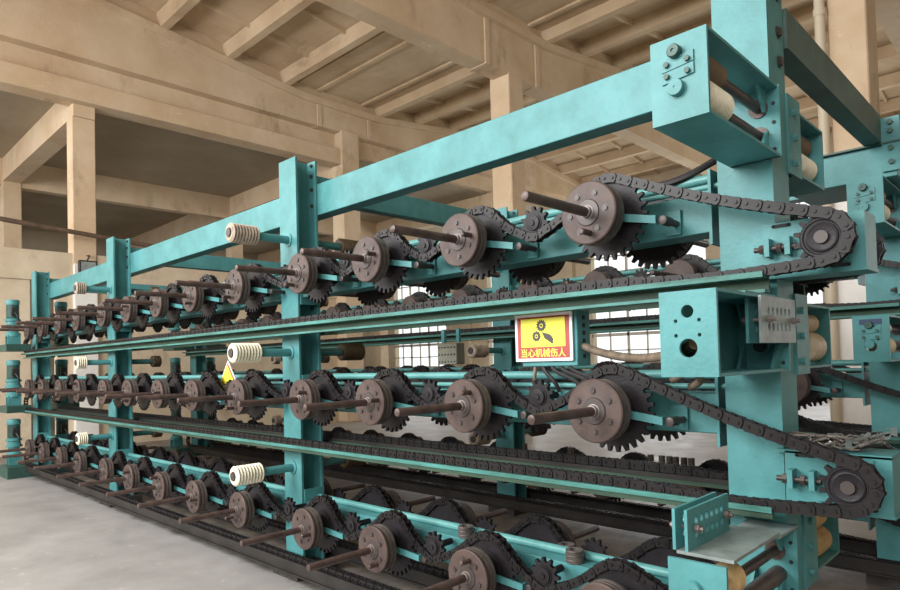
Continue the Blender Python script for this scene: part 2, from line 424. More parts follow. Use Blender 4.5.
CH = [chain_mesh(t) for t in range(3)]
SKIP = set()
# wheels the photograph shows nothing of
for (r_, t_, s_), ii in {(0, 0, 1): [0, 1, 2, 3, 4, 5, 6, 7, 8, 9, 10, 11], (0, 1, 1): [1, 2, 5, 6, 7, 8, 9, 11], (0, 2, 1): [5, 9, 11], (1, 0, 0): [0, 8], (1, 0, 1): [0, 1, 2, 3, 4, 5, 6, 7, 8, 9, 10, 11], (1, 1, 0): [0, 1, 4, 5, 7, 8, 11], (1, 1, 1): [0, 1, 3, 4, 5, 6, 8, 9, 11], (1, 2, 0): [0, 2, 3, 4, 5, 6, 7, 8, 9, 10, 11], (1, 2, 1): [0, 1, 4, 9]}.items():
    for i_ in ii: SKIP.add(('i', r_, t_, s_, i_))
for t_ in range(3): SKIP.add(('g', 1, t_, 1))
SKIP |= {('r', 1, 1, 0, 1), ('r', 1, 1, 1, 1)}
def wanted(key): return key not in SKIP

for r in range(2):
    for t in range(3):
        for side in range(2):
            facing = ['front', 'back'][side]; y0 = r*DY
            yd = y0 + (2.245 if side == 0 else 2*YM - 2.245)
            rz = 0.0 if side == 0 else PI
            yc = y0 + (2.406 if side == 0 else 2*YM - 2.406)
            key = ('c', r, t, side)
            if wanted(key):
                o = put('roller_chain', CH[t], loc=(0, yc, TZ[t]))
                tag(o, f'dark roller chain looping along the {facing} of the {RACK[r]} rack, {TNAME[t]} tier', 'chain', 'roller chains of the racks')
            for i, x in enumerate(SPX):
                if wanted(('s', r, t, side, i)):
                    which = 'nearest the right end' if i == 0 else f'{ORD[i+1]} from the right end'
                    spindle((x, yd, TZ[t]), f'disc spindle {which}, {facing} of the {RACK[r]} rack, {TNAME[t]} tier', f'disc spindles on the {facing} of the {RACK[r]} rack', (r == 0 and side == 0), rz)
                if i < len(SPX)-1 and wanted(('i', r, t, side, i)):
                    nx = SPX[i+1]; xi = x-0.388 if x-nx < 0.8 else x-0.41
                    which = 'nearest the right end' if i == 0 else f'{ORD[i+1]} from the right end'
                    idler((xi, yc, TZ[t]+0.043), f'small idler sprocket {which}, {facing} of the {RACK[r]} rack, {TNAME[t]} tier', 'small idler sprockets between the spindles', rz)

# ------------------------------------------------------------------ rack frames
def hbeam_post(mb, x0, x1, z0, z1, y0=2.523, y1=2.705, end=False):
    mb.box(x0, x1, y0, y0+0.016, z0, z1); mb.box(x0, x1, y1-0.016, y1, z0, z1)
    xm = (x0+x1)/2
    mb.box(xm-0.007, xm+0.007, y0+0.016, y1-0.016, z0, z1)
    if end: mb.box(x1-0.012, x1, y0+0.016, y1-0.016, z0, z1)

def build_frame(r):
    y = r*DY
    fr = thing('steel_rack', ['teal painted near steel rack with three tiers, closest to the camera', 'teal painted far steel rack standing behind the near one'][r], 'machine frame', (0, y, 0), 'teal steel racks')
    for i, (x0, x1) in enumerate(POST):
        top = (3.45 if r == 0 else 2.69) if i == 0 else 3.01
        mb = MB(); hbeam_post(mb, x0, x1, 0.09, top, end=(i == 0))
        if i:                                # doubled front plates at the roller arms
            for (a, b) in ((2.13, 2.56), (1.47, 1.73), (0.62, 0.90)): pass
        po = mb.obj('post', 'teal', fr)
        mb = MB(); mb.box(x0-0.05, x1+0.05, 2.44, 2.78, 0.0, 0.09); mb.obj('pad', 'pad', po, 'dark footing block')
        zs = [2.98, 2.9, 2.8, 2.68] if i else [3.1, 2.96, 2.88, 2.735, 2.62]
        for z in (zs if (i or r == 0) else []):                          # bolts up the post
            b = MB()
            if i: b.hexa(0.014, 2.675, 2.690, c=((x0+x1)/2+0.07, 0, z))
            else: b.hexa(0.018, x1, x1+0.014, axis='X', c=(0, 2.64, z)); b.cyl(0.024, x1, x1+0.004, axis='X', c=(0, 2.64, z), n=12)
            b.obj('bolt', 'bolt', po)
        if i:
            b = MB(); b.box(x0+0.002, x1+0.02, 2.515, 2.523, 1.42, 2.5 if i < 3 else 1.5); 
            b.bm.free()
    # top beams between the posts
    for i in range(3):
        a = POST[i+1][1]; b = POST[i][0]
        if i == 0: b = -1.005
        mb = MB(); mb.box(POST[i+1][0]+0.05, b+ (0.0 if i == 0 else 0.10), 2.705, 2.82, 2.608, 2.840, 0.004)
        mb.obj('top_beam', 'teal', fr)
    if r == 0:
        mb = MB(); mb.box(-0.878, -0.79, 2.72, 4.50, 2.70, 2.858); mb.obj('cross_beam', 'teal_grimy', fr, 'grimy grey-green cross beam')
        for i in (1, 2, 3):
            x = POST[i][1]-0.09
            mb = MB(); mb.box(x-0.05, x+0.05, 2.705, 4.89, 2.735, 2.915, 0.004); mb.obj('cross_beam', 'teal', fr)
    for t in range(3):
        z = TZ[t]
        edges = [(-4.03, -1.04), (-7.80, -4.255), (-11.11, -8.03)]
        for (a, b) in edges:
            mb = MB(); mb.box(a, b, 2.555, 2.70, z-0.10, z+0.062, 0.004)
            for e in (a, b): mb.box(e-0.012 if e == b else e, e+0.012 if e == a else e, 2.54, 2.70, z-0.15, z+0.15)
            mb.obj('spindle_beam', 'teal', fr)
        zp = z + (0.135 if t < 2 else 0.082)
        mb = MB(); mb.cyl(0.021, -11.1, -1.0, axis='X', c=(0, 2.63 if t < 2 else 2.66, zp), n=14); mb.obj('pipe', 'teal_bright', fr)
        if t < 2:
            mb = MB(); mb.cyl(0.012, -11.1, -1.0, axis='X', c=(0, 2.575, z+0.088), n=12); mb.obj('pipe', 'teal_bright', fr)
        # chain rails, front and back
        zr = z + RO[t]
        for side in (0, 1):
            y0, y1 = (2.372, 2.445) if side == 0 else (2.785, 2.856)
            mb = MB()
            if t < 2:
                hz = 0.062 if t == 0 else 0.042
                mb.box(-11.3, -0.80, y0, y1, zr-0.020, zr)
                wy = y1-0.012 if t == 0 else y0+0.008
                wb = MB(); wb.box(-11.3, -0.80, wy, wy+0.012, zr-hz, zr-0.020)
                if side == 0 and t == 0: mb.box(-11.3, -0.80, y0+0.020, y1, zr-hz-0.012, zr-hz)
                for px0, px1 in POST:
                    ys = (y1, 2.523) if side == 0 else (2.705, y0)
                    mb.box(px0+0.06, px1-0.06, ys[0], ys[1], zr-hz, zr-0.022)
                cr = mb.obj('chain_rail', 'teal_rail' if side == 0 else 'dark_rail', fr, 'teal chain rail with worn oily paint' if side == 0 else 'oil-blackened chain rail')
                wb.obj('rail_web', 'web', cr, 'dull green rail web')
            else:
                mb.box(-11.3, -0.80, y0-0.01, y1, zr-0.012, zr); mb.box(-11.3, -0.8, y0-0.012, y0-0.004, zr-0.070, zr+0.010)
                mb.box(-11.3, -0.8, y1-0.008, y1, zr-0.07, zr+0.012); mb.box(-11.3, -0.8, y0-0.03, y0-0.004, zr-0.072, zr-0.062)
                for px0, px1 in POST:
                    ys = (y1, 2.523) if side == 0 else (2.705, y0)
                    mb.box(px0+0.06, px1-0.06, ys[0], ys[1], zr-0.06, zr-0.022)
                mb.obj('chain_rail', 'dark_rail', fr, 'oil-black floor level chain rail')
    if r == 1:
        mb = MB(); mb.box(-1.30, -0.72, 4.40-DY, 2.523, 2.50, 2.69, 0.004); mb.obj('head_beam', 'teal', fr)
        mb = MB(); mb.box(-1.30, -0.70, 4.37-DY, 2.523, 2.690, 2.70); mb.obj('cap_plate', 'teal_dark', fr)
        mb = MB(); mb.box(-0.79, -0.70, 4.38-DY, 4.40-DY, 2.53, 2.84); cl = mb.obj('cleat', 'teal', fr)
        for q in (2.58, 2.66, 2.76, 2.81):
            mb = MB(); mb.hexa(0.016, 4.366-DY, 4.38-DY, c=(-0.745, 0, q)); mb.obj('bolt', 'teal_dark', cl)
    return fr
for r in range(2): build_frame(r)

# ------------------------------------------------------------------ tensioners at the right end
def tension(r, t):
    tx, tz = TN[t]; z = TZ[t]+tz; y = r*DY
    o = thing('chain_tensioner', f'chain tensioner plate with end sprocket, right end of the {RACK[r]} rack, {TNAME[t]} tier', 'tensioner', (tx, 2.5+y, z), 'chain tensioners')
    mb = MB(); mb.box(-0.225, 0.07, 0.0, 0.012, -0.10, 0.09); mb.box(-0.225, 0.11, 0.0, 0.16, -0.112, -0.10)
    mb.box(0.07, 0.105, 0.0, 0.008, -0.10, 0.09); mb.box(0.097, 0.105, 0.008, 0.16, -0.10, 0.09)
    pl = mb.obj('back_plate', 'teal', o)
    mb = MB(); mb.box(-0.12, 0.055, -0.012, 0.0, -0.075, 0.08); mb.obj('sliding_plate', 'teal', o)
    for (a, c) in ((0.0, -0.088), (-0.185, 0.078)):
        mb = MB(); mb.box(a, a+0.055, -0.004, 0.001, c-0.006, c+0.006); mb.cyl(0.006, -0.004, 0.001, c=(a, 0, c), n=10); mb.cyl(0.006, -0.004, 0.001, c=(a+0.055, 0, c), n=10); mb.obj('slot', 'hole', pl)
    mb = MB(); mb.cyl(0.010, -0.245, -0.10, axis='X', c=(0, -0.028, -0.005), n=10); mb.hexa(0.018, -0.225, -0.208, axis='X', c=(0, -0.028, -0.005)); mb.hexa(0.018, -0.165, -0.15, axis='X', c=(0, -0.028, -0.005)); mb.obj('adjusting_screw', 'bolt', o)
    for a in (-0.205, -0.135):
        mb = MB(); mb.box(a, a+0.018, -0.05, 0.0, -0.035, 0.03); mb.obj('lug', 'teal', o)
    mb = MB(); mb.prism(gear_outline(13, RT, RT+0.012, RT-0.010), -0.099, -0.079); mb.lathe([(0.040, -0.108), (0.045, -0.110), (0.050, -0.108), (0.052, -0.103), (0.056, -0.103), (0.060, -0.107), (0.066, -0.107), (0.070, -0.103), (0.070, -0.099)], 28)
    sp = mb.obj('sprocket', 'sprocket', o)
    mb = MB(); mb.cyl(0.022, -0.118, -0.01, n=14); mb.obj('pivot_pin', 'bolt', sp)
    return o
for r in range(2):
    for t in range(3):
        if wanted(('t', r, t)): tension(r, t)

# ------------------------------------------------------------------ guide roller boxes on the end posts
def rib_profile(r, a0, a1, n, depth):
    p = [(r*0.8, a0)]
    for k in range(n):
        s = a0 + (a1-a0)*k/n; w = (a1-a0)/n
        p += [(r-depth, s+0.02*w), (r-depth*0.3, s+0.25*w), (r, s+0.5*w), (r-depth*0.3, s+0.75*w), (r-depth, s+0.98*w)]
    p.append((r*0.8, a1)); return p
ZB = [(2.22, 2.485), (1.434, 1.698), (0.612, 0.877)]
def guide_box(r, t, side, label):
    z0, z1 = ZB[t]; y = r*DY; h = z1-z0; xm = -0.86 if side == 0 else -0.892
    ya, yb = (1.89, 2.523) if side == 0 else (3.21, 2.84)
    o = thing('guide_roller_box', label, 'roller box', (xm, y+ya, z0), 'guide roller boxes on the end posts')
    s = 1 if side == 0 else -1
    L = abs(yb-ya)
    def Y(v): return s*v
    def bx(mb, a, b, c, d, e, f): mb.box(a, b, min(Y(c), Y(d)), max(Y(c), Y(d)), e, f)
    w = 0.0905
    # housing: top, bottom and mounting plate
    mb = MB(); bx(mb, -w, w, 0.012, L, 0, 0.010); mb.obj('bottom_plate', 'teal', o)
    if not (t == 2 and side == 0 and r == 0):
        mb = MB(); bx(mb, -w, w, 0.012, L, h-0.010, h); mb.obj('top_plate', 'teal', o)
    mb = MB(); bx(mb, -w, w+0.006, L-0.012, L, 0.0, h); 
    if side == 1: bx(mb, w-0.002, w+0.010, L-0.012, L+0.14, -0.02, h+0.03); bx(mb, -w, w, L, L+0.135, h*0.3, h*0.7)
    bp = mb.obj('mounting_plate', 'teal', o)
    if side == 1:
        for q in (0.03, 0.13, 0.23):
            b = MB(); b.hexa(0.015, w+0.010, w+0.024, axis='X', c=(0, Y(L+0.08), q)); b.obj('bolt', 'teal', bp)
    # outer face
    if t == 1 and side == 0:
        tm = plate_holes([(-w, 0), (w, 0), (w, h), (-w, h)], [(0, 0.20, 0.020, 0.020), (0, 0.088, 0.029, 0.029), (-0.038, 0.172, 0.006, 0.006), (0.036, 0.172, 0.006, 0.006), (-0.038, 0.127, 0.006, 0.006), (0.036, 0.127, 0.006, 0.006)], 0.012)
        mb = MB(); mb.merge(tm); face = mb.obj('face_plate', 'teal', o)
    else:
        mb = MB(); bx(mb, -w, w, 0.0, 0.012, 0, h); face = mb.obj('face_plate', 'teal', o)
    if side == 0 and t != 1 or (r == 1 and side == 0):
        if t == 0 or r == 1:
            # keeper plates, bolts and shaft caps on the face
            for (zz, sl) in ((h*0.66, 0.10), (h*0.52, 0.10)):
                b = MB(); b.prism([(-0.052, zz-0.016), (0.05, zz-0.016+sl*0.1), (0.05, zz+0.018+sl*0.1), (-0.052, zz+0.018)], -0.006, 0.001); b.obj('keeper_plate', 'teal', face)
                for q in (-0.034, 0.032):
                    b = MB(); b.hexa(0.009, -0.016, -0.005, c=(q, 0, zz+0.004)); b.obj('bolt', 'teal_dark', face)
            b = MB(); b.lathe([(0.006, -0.022), (0.006, -0.026), (0.018, -0.026), (0.021, -0.022), (0.021, 0.0)], 18, c=(-0.006, 0, h*0.80)); b.obj('shaft_cap', 'teal_dark', face)
            b = MB(); b.lathe([(0.004, -0.018), (0.004, -0.02), (0.024, -0.02), (0.026, -0.016), (0.026, 0.0)], 20, c=(-0.006, 0, h*0.38)); b.obj('shaft_cap', 'teal', face)
        else:
            b = MB(); b.lathe([(0.006, -0.014), (0.006, -0.018), (0.026, -0.018), (0.029, -0.014), (0.029, 0.0)], 20, c=(-0.01, 0, h*0.68)); b.obj('shaft_cap', 'teal', face)
        if r == 1 and t == 1:
            b = MB(); b.box(-0.055, 0.055, -0.004, 0.0, h-0.05, h-0.02); b.obj('name_plate', 'plate_blue', face, 'blank blue name plate')
    if t == 1 and side == 0 and r == 0:
        mb = MB(); bx(mb, -w, -w+0.008, 0.012, L-0.012, 0.010, h-0.010); mb.obj('side_plate', 'teal', o)
    # rollers inside
    if t == 0 or (side == 1) or r == 1 or t == 2:
        big = 0.066 if (side == 1 and t == 1) else 0.056
        zlo = (0.088 if t < 2 else 0.068); zhi = 0.192 if t < 2 else 0.165
        lo_m = {0: 'white_roll', 1: 'cream_roll', 2: 'rope_roll'}[t]; hi_m = {0: 'brown_roll', 1: 'cream_roll', 2: 'rope_roll'}[t]
        ra, rb = (0.06, 0.24) if side == 0 else (0.05, 0.22)
        def prof(rad, a, b, ribs, dep):
            p = rib_profile(rad, a, b, ribs, dep) if ribs else [(rad*0.75, a), (rad, a+0.012), (rad*1.02, (a+b)/2), (rad, b-0.012), (rad*0.75, b)]
            return [(q[0], Y(q[1])) for q in p]
        if not (t == 2 and side == 0):
            mb = MB(); mb.lathe(prof(big, ra, rb, 9 if (side == 0 or t == 0) else 0, 0.007), 24, c=(0.024, 0, zlo)); mb.obj('roller', lo_m, o, 'lower roller')
            mb = MB(); mb.lathe(prof(0.040, ra, rb, 0 if t == 0 else 0, 0.005), 24, c=(0.022, 0, zhi)); mb.obj('roller', hi_m, o, 'upper roller')
        else:
            mb = MB(); mb.lathe(prof(0.050, 0.03, 0.20, 12, 0.008), 24, c=(0.025, 0, h-0.085)); mb.obj('roller', 'rope_roll', o, 'rope-wound upper roller')
            mb = MB(); mb.cyl(0.03, min(Y(0.02), Y(L)), max(Y(0.02), Y(L)), c=(0.03, 0, 0.08)); mb.obj('shaft', 'rod', o)
        for zz in (zlo, zhi):
            mb = MB(); mb.cyl(0.018, min(Y(0.01), Y(L-0.01)), max(Y(0.01), Y(L-0.01)), c=(0.022, 0, zz), n=12); mb.lathe([(0.035, Y(L-0.02)), (0.035, Y(L-0.012))], 16, c=(0.022, 0, zz)); mb.obj('shaft', 'rod', o)
    # gussets on the mounting plate
    if side == 0:
        for (gx, top) in ((0.045, True), (0.05, False), (-0.05, False)) if t != 1 else ((-0.055, True), (-0.06, False), (0.06, False)):
            zz = h-0.010 if top else 0.010; sg = -1 if top else 1
            mb = MB(); mb.prism([(Y(L-0.012), zz), (Y(L-0.012), zz+sg*0.085), (Y(L-0.03), zz+sg*0.085), (Y(L-0.09), zz)], gx-0.006, gx+0.006, axis='X'); mb.obj('gusset', 'teal', o)
        if t == 1 and r == 0:
            for (zz, rad) in ((0.20, 0.030), (0.095, 0.036)):
                mb = MB(); mb.lathe([(rad, L-0.022), (rad, L-0.012)], 22, c=(0.0, 0, zz)); mb.obj('bearing_ring', 'teal', o)
                mb = MB(); mb.cyl(rad*0.7, L-0.026, L-0.0225, c=(0.0, 0, zz)); mb.obj('bore', 'hole', o)
        for zz in (0.03, 0.13, 0.20):
            b = MB(); b.cyl(0.007, L-0.015, L-0.012, c=(0.075, 0, zz), n=10); b.obj('bolt_hole', 'hole', bp)
    return o
for r in range(2):
    for t in range(3):
        for side in range(2):
            if not wanted(('g', r, t, side)): continue
            txt = {(0, 0): 'with keeper plates on its face', (1, 0): 'with round holes through its face', (2, 0): 'with a rope-wound roller'}
            if r == 0 and side == 0: lab = f'teal open guide box {txt[(t, 0)]}, {TNAME[t]} of the near end post'
            else: lab = f'teal open guide box on the {["front", "back"][side]} of the {RACK[r]} end post, {TNAME[t]} tier'
            guide_box(r, t, side, lab)

# angle brackets with perforated twin plates
def perforated(mb, y0, y1, z0, z1, x):
    w, h = y1-y0, z1-z0
    holes = []
    for row in (0.34, 0.68):
        for k in range(6): holes.append((w*(0.20+0.122*k), h*row, 0.012, 0.015))
    t = plate_holes([(0, 0), (w, 0), (w, h), (0, h)], holes, 0.010)
    for v in t.verts: v.co = Vector((x + v.co.y, y0 + v.co.x, z0 + v.co.z))
    mb.merge(t)
def twin_plate(t):
    up_ = t == 2
    if up_:
        lab = 'angle bracket standing on the bottom guide box, with two upright perforated plates'; zt = 0.880; Y0, Y1 = 1.93, 2.255; xs = (-0.952, -0.912); zz = (0.89, 1.018)
    else:
        lab = 'angle bracket on the middle guide box, with two hanging perforated plates'; zt = 1.700; Y0, Y1 = 2.21, 2.555; xs = (-0.805, -0.762); zz = (1.535, 1.692)
    o = thing('perforated_bracket', lab, 'bracket', (-0.86, Y0, zt), 'perforated twin plate brackets')
    P = lambda x, y, z: (x+0.86, y-Y0, z-zt)
    mb = MB()
    if up_: mb.box(-0.08, 0.098, 0, 0.40, 0, 0.010)
    else: mb.box(-0.10, 0.058, 0, 0.345, 0, 0.012)
    mb.obj('top_plate', 'grey_plate' if up_ else 'teal', o)
    if up_:
        mb = MB(); mb.prism([(-0.05, 0.33), (0.098, 0.40), (0.098, 0.585), (-0.075, 0.585)], -0.012, -0.003, axis='Z'); mb.obj('rear_plate', 'grey_plate', o)
    for k, x in enumerate(xs):
        mb = MB(); perforated(mb, 0, Y1-Y0, zz[0]-zt, zz[1]-zt, x+0.86); mb.obj('perforated_plate', 'teal' if (up_ or k == 0) else 'grey_plate', o)
    for yy in (0.05, Y1-Y0-0.04):
        mb = MB(); zc = (zz[0]+zz[1])/2-zt; a, b = xs[0]+0.86, xs[1]+0.87
        mb.cyl(0.007, a-0.03, b+0.03, axis='X', c=(0, yy, zc), n=10); mb.hexa(0.014, a-0.022, a-0.008, axis='X', c=(0, yy, zc)); mb.hexa(0.014, b+0.003, b+0.018, axis='X', c=(0, yy, zc)); mb.obj('bolt', 'nut', o)
twin_plate(1); twin_plate(2)

# ------------------------------------------------------------------ roller arms on the posts
def roller_arm(r, i, t, side, mat, label):
    x = (POST[i][0]+POST[i][1])/2; z = [2.418, 1.598, 0.768][t]; y = r*DY + (2.523 if side == 0 else 2.705); s = -1 if side == 0 else 1
    o = thing('ribbed_guide_roller', label, 'roller', (x, y, z), 'ribbed rollers on the post arms')
    ye = 0.455 if i == 1 else 0.355
    mb = MB(); mb.cyl(0.029, 0, s*0.28, n=16); mb.lathe([(0.05, 0), (0.05, s*0.008), (0.034, s*0.01)], 18); mb.obj('arm', 'teal', o)
    mb = MB(); mb.lathe([(q[0], s*q[1]) for q in rib_profile(0.068, 0.255, ye, 9 if i == 1 else 5, 0.016)], 24); mb.obj('ribbed_roller', mat, o)
    mb = MB(); mb.lathe([(0.034, s*ye), (0.030, s*(ye+0.009))], 14); mb.obj('end_cap', 'bolt', o)
PNAME = {1: 'second', 2: 'third', 3: 'fourth'}
for i in (1, 2):
    for t in range(3):
        for r in range(2):
            for side in range(2):
                if not wanted(('r', r, i, t, side)): continue
                mat = 'white_roll' if (side == 0 and t > 0 and r == 0) else ('tan_roll' if side == 0 else 'brown_roll')
                colr = {'white_roll': 'white', 'tan_roll': 'grimy tan', 'brown_roll': 'oily brown'}[mat]
                roller_arm(r, i, t, side, mat, f'{colr} ribbed roller, {TNAME[t]} arm on {["front", "back"][side]} of the {RACK[r]} rack, {PNAME[i]} post from right')

# ------------------------------------------------------------------ drive motors at the left end
def motor(r, t, side):
    x = -11.42; y = r*DY + (2.30 if side == 0 else 2*YM-2.30); zs = [1.925, 1.03, 0.16][t]
    o = thing('gear_motor', f'upright teal gear motor, {["front", "back"][side]} left end of the {RACK[r]} rack, {TNAME[t]} tier', 'motor', (x, y, zs-0.1), 'gear motors at the left end of the racks')
    mb = MB(); s = 1 if side == 0 else -1
    if t < 2: mb.box(-0.16, 0.30, -0.14, 0.16, 0.0, 0.10)
    else: mb.box(-0.17, 0.40, -0.16, 0.18, -0.06, 0.10)
    mb.obj('shelf', 'teal_dark', o)
    mb = MB()
    for a in (-0.09, 0.07): mb.box(a, a+0.025, -0.1, 0.1, 0.10, 0.24)
    mb.lathe([(0.12, 0.22), (0.12, 0.26), (0.085, 0.29), (0.085, 0.35), (0.13, 0.36), (0.13, 0.385), (0.10, 0.40), (0.10, 0.44), (0.125, 0.45), (0.125, 0.475), (0.1, 0.49)], 24, axis='Z'); mb.obj('gear_case', 'teal', o)
    mb = MB(); p = [(0.095, 0.49)]
    for k in range(10): z = 0.5+0.019*k; p += [(0.102, z), (0.102, z+0.009), (0.096, z+0.01), (0.096, z+0.018)]
    p += [(0.095, 0.70)]
    mb.lathe(p, 24, axis='Z'); mb.obj('motor_body', 'teal_dark', o)
    mb = MB(); mb.lathe([(0.106, 0.69), (0.108, 0.70), (0.108, 0.745), (0.095, 0.765), (0.03, 0.77)], 24, axis='Z'); mb.obj('fan_cowl', 'teal', o)
    mb = MB(); mb.box(0.09, 0.16, -0.05, 0.05, 0.53, 0.64, 0.006); jb = mb.obj('junction_box', 'black', o)
    mb = MB(); mb.tube([(0.16, 0, 0.56), (0.22, 0, 0.56), (0.27, 0.02, 0.5), (0.26, 0.05, 0.38)], 0.014); mb.obj('cable', 'black', jb)
    for ch in o.children:
        if ch.name.split('.')[0] != 'shelf': ch.scale = (0.82, 0.82, 1.0)
for r in range(2):
    for t in range(3):
        for side in range(2):
            if wanted(('m', r, t, side)): motor(r, t, side)

# ------------------------------------------------------------------ warning sign and boxes
sg = thing('warning_sign', 'yellow and red machinery hazard sign in a white border above the middle tier', 'sign', (-1.858, 2.50, 1.605))
mb = MB(); mb.box(-0.168, 0.168, 0, 0.008, -0.114, 0.114); mb.obj('board', 'sign_white', sg)
mb = MB(); mb.box(-0.153, 0.153, -0.0012, 0.001, -0.100, 0.100); mb.obj('red_panel', 'sign_red', sg)
mb = MB(); mb.box(-0.130, 0.130, -0.0022, 0.0, -0.046, 0.092); mb.obj('yellow_panel', 'sign_yellow', sg)
def sign_gear(cx_, cz_, r_):
    mb = MB(); tm = plate_holes([(cx_+q[0], cz_+q[1]) for q in gear_outline(13, r_*0.9, r_, r_*0.82)], [(cx_, cz_, r_*0.36, r_*0.36)], 0.0012)
    for v in tm.verts: v.co.y -= 0.0034
    mb.merge(tm); mb.lathe([(r_*0.22, -0.0034), (r_*0.22, -0.0022)], 12, c=(cx_, 0, cz_)); return mb.obj('gear_symbol', 'sign_ink', sg)
sign_gear(-0.006, 0.056, 0.030); sign_gear(-0.036, 0.006, 0.027)
mb = MB(); mb.prism([(-0.006, 0.026), (0.004, 0.012), (0.012, -0.006), (0.030, -0.016), (0.052, -0.030), (0.062, -0.034), (0.060, -0.018), (0.064, -0.012), (0.052, 0.006), (0.036, 0.016), (0.016, 0.020)], -0.0034, -0.0022); mb.obj('hand_symbol', 'sign_ink', sg)
tcu = bpy.data.curves.new('lettering', 'FONT'); tcu.body = '当心机械伤人'; tcu.size = 0.05; tcu.align_x = 'CENTER'; tcu.align_y = 'CENTER'; tcu.extrude = 0.0006; tcu.offset = 0.0006
to = bpy.data.objects.new('lettering', tcu); COL.objects.link(to)
dg = bpy.context.evaluated_depsgraph_get(); dg.update()
tme = bpy.data.meshes.new_from_object(to.evaluated_get(dg)); bpy.data.objects.remove(to)
xs = [v.co.x for v in tme.vertices]; ys = [v.co.y for v in tme.vertices]
cxx, cyy = (min(xs)+max(xs))/2, (min(ys)+max(ys))/2; sx = 0.262/(max(xs)-min(xs)); sy = 0.042/(max(ys)-min(ys))
for v in tme.vertices: v.co = Vector(((v.co.x-cxx)*sx, -0.0018 - v.co.z, -0.074 + (v.co.y-cyy)*sy))
tme.materials.clear(); tme.materials.append(M['sign_letter']); put('lettering', tme, sg, 'yellow sign lettering')

cb = thing('control_box', 'slim teal junction box with slotted side behind the warning sign', 'control box', (-1.858, 2.515, 1.60))
mb = MB(); mb.box(-0.14, 0.185, 0, 0.11, -0.135, 0.125, 0.004); bd = mb.obj('box_body', 'teal', cb)
for k in range(6):
    mb = MB(); mb.box(0.1845, 0.187, 0.045, 0.065, -0.10+k*0.036, -0.08+k*0.036); mb.obj('slot', 'hole', bd)

def bez(p0, p1, p2, p3, n):
    out = []
    for k in range(n+1):
        t = k/n; u = 1-t
        out.append(tuple(u**3*a + 3*u*u*t*b + 3*u*t*t*c + t**3*d for a, b, c, d in zip(p0, p1, p2, p3)))
    return out
mb = MB(); mb.tube(bez((-1.67, 2.56, 1.555), (-1.5, 2.50, 1.50), (-1.20, 2.36, 1.46), (-0.87, 1.955, 1.535), 70), 0.019, 10, 0.88)
tag(mb.obj('corrugated_conduit', 'cable'), 'thick corrugated conduit running from the sign box into the holed guide box', 'conduit')
for k, (a, b) in enumerate((((-1.20, 2.47, 1.40), (-0.845, 1.985, 1.545)), ((-1.14, 2.50, 1.37), (-0.87, 2.02, 1.50)))):
    mb = MB(); mb.tube(bez(a, (a[0]+0.12, a[1], a[2]+0.05), (b[0]-0.1, b[1], b[2]-0.06), b, 80), 0.016, 10, 0.80)
    tag(mb.obj('corrugated_conduit', 'cable'), ['upper thin conduit bending up behind the holed guide box', 'lower thin conduit bending up behind the holed guide box'][k], 'conduit')
for k in range(5):
    x0 = -1.93+k*0.05; x1 = [-1.93, -1.80, -1.66, -1.58, -1.52][k]
    mb = MB(); mb.tube(bez((x0, 2.53, 1.47), (x0, 2.53, 1.42), (x1, 2.50, 1.42), (x1, 2.54, 1.345), 14), 0.010, 8)
    tag(mb.obj('cable', 'black' if k else 'cable'), f'{ORD[k+1]} cable from the left hanging under the warning sign box', 'cable', 'cables under the sign box')
mb = MB(); mb.tube(bez((-1.30, 2.60, 2.235), (-1.12, 2.60, 2.23), (-1.10, 2.62, 2.30), (-0.95, 2.74, 2.36), 16), 0.016, 8)
tag(mb.obj('hose', 'black'), 'short black hose bending up behind the near end post below the top guide box', 'hose')
bx = thing('terminal_box', 'olive grey perforated terminal box hanging above the middle pipes', 'terminal box', (-2.845, 2.84, 1.545))
mb = MB(); mb.box(-0.095, 0.075, 0, 0.075, -0.062, 0.070, 0.004); bd = mb.obj('box_body', 'box_grey', bx)
for a in range(6):
    for b in range(3):
        mb = MB(); mb.cyl(0.006, -0.002, 0.001, c=(-0.078+a*0.027, 0, -0.045+b*0.045), n=8); mb.obj('vent_hole', 'hole', bd)
for a in (-0.085, 0.045):
    mb = MB(); mb.box(a, a+0.025, 0.03, 0.05, 0.075, 0.16); mb.obj('hanger', 'teal', bx)
# triangle sign
ts = thing('triangle_sign', 'small yellow triangular warning sign with red edge standing among the middle tier sprockets', 'sign', (-5.04, 2.485, 1.349))
mb = MB(); mb.prism([(-0.165, 0), (0.165, 0), (0.0, 0.21)], 0.0, 0.008); mb.obj('board', 'sign_white', ts)
mb = MB(); mb.prism([(-0.148, 0.01), (0.148, 0.01), (0.0, 0.192)], -0.002, 0.001); mb.obj('red_edge', 'sign_red', ts)
mb = MB(); mb.prism([(-0.135, 0.018), (0.122, 0.018), (-0.008, 0.178)], -0.004, -0.001); mb.obj('yellow_panel', 'sign_yellow', ts)

# loose bearing rings on the bottom beam
mb = MB(); mb.lathe([(0.024, -0.018), (0.024, 0.0), (0.042, 0.0), (0.044, -0.003), (0.044, -0.006), (0.040, -0.008), (0.040, -0.012), (0.044, -0.014), (0.044, -0.018), (0.024, -0.018)], 22, axis='Z', close=False); ME_R = mb.mesh('bearing_ring', 'drum')
zt = TZ[2]+0.062
stacks = [((-2.49, 2.59), 3, 'left'), ((-1.90, 2.70), 2, 'middle'), ((-1.775, 2.59), 3, 'right')]
for (px, py), n, nm in stacks:
    for k in range(n):
        o = put('bearing_ring', ME_R, loc=(px, py, zt + 0.0205*(k+1)))
        pos = 'topmost' if k == n-1 else ('lowest' if k == 0 else 'middle one')
        tag(o, f'loose worn bearing ring, {pos} of the {nm} stack on the bottom beam', 'ring', 'loose bearing rings on the bottom beam')
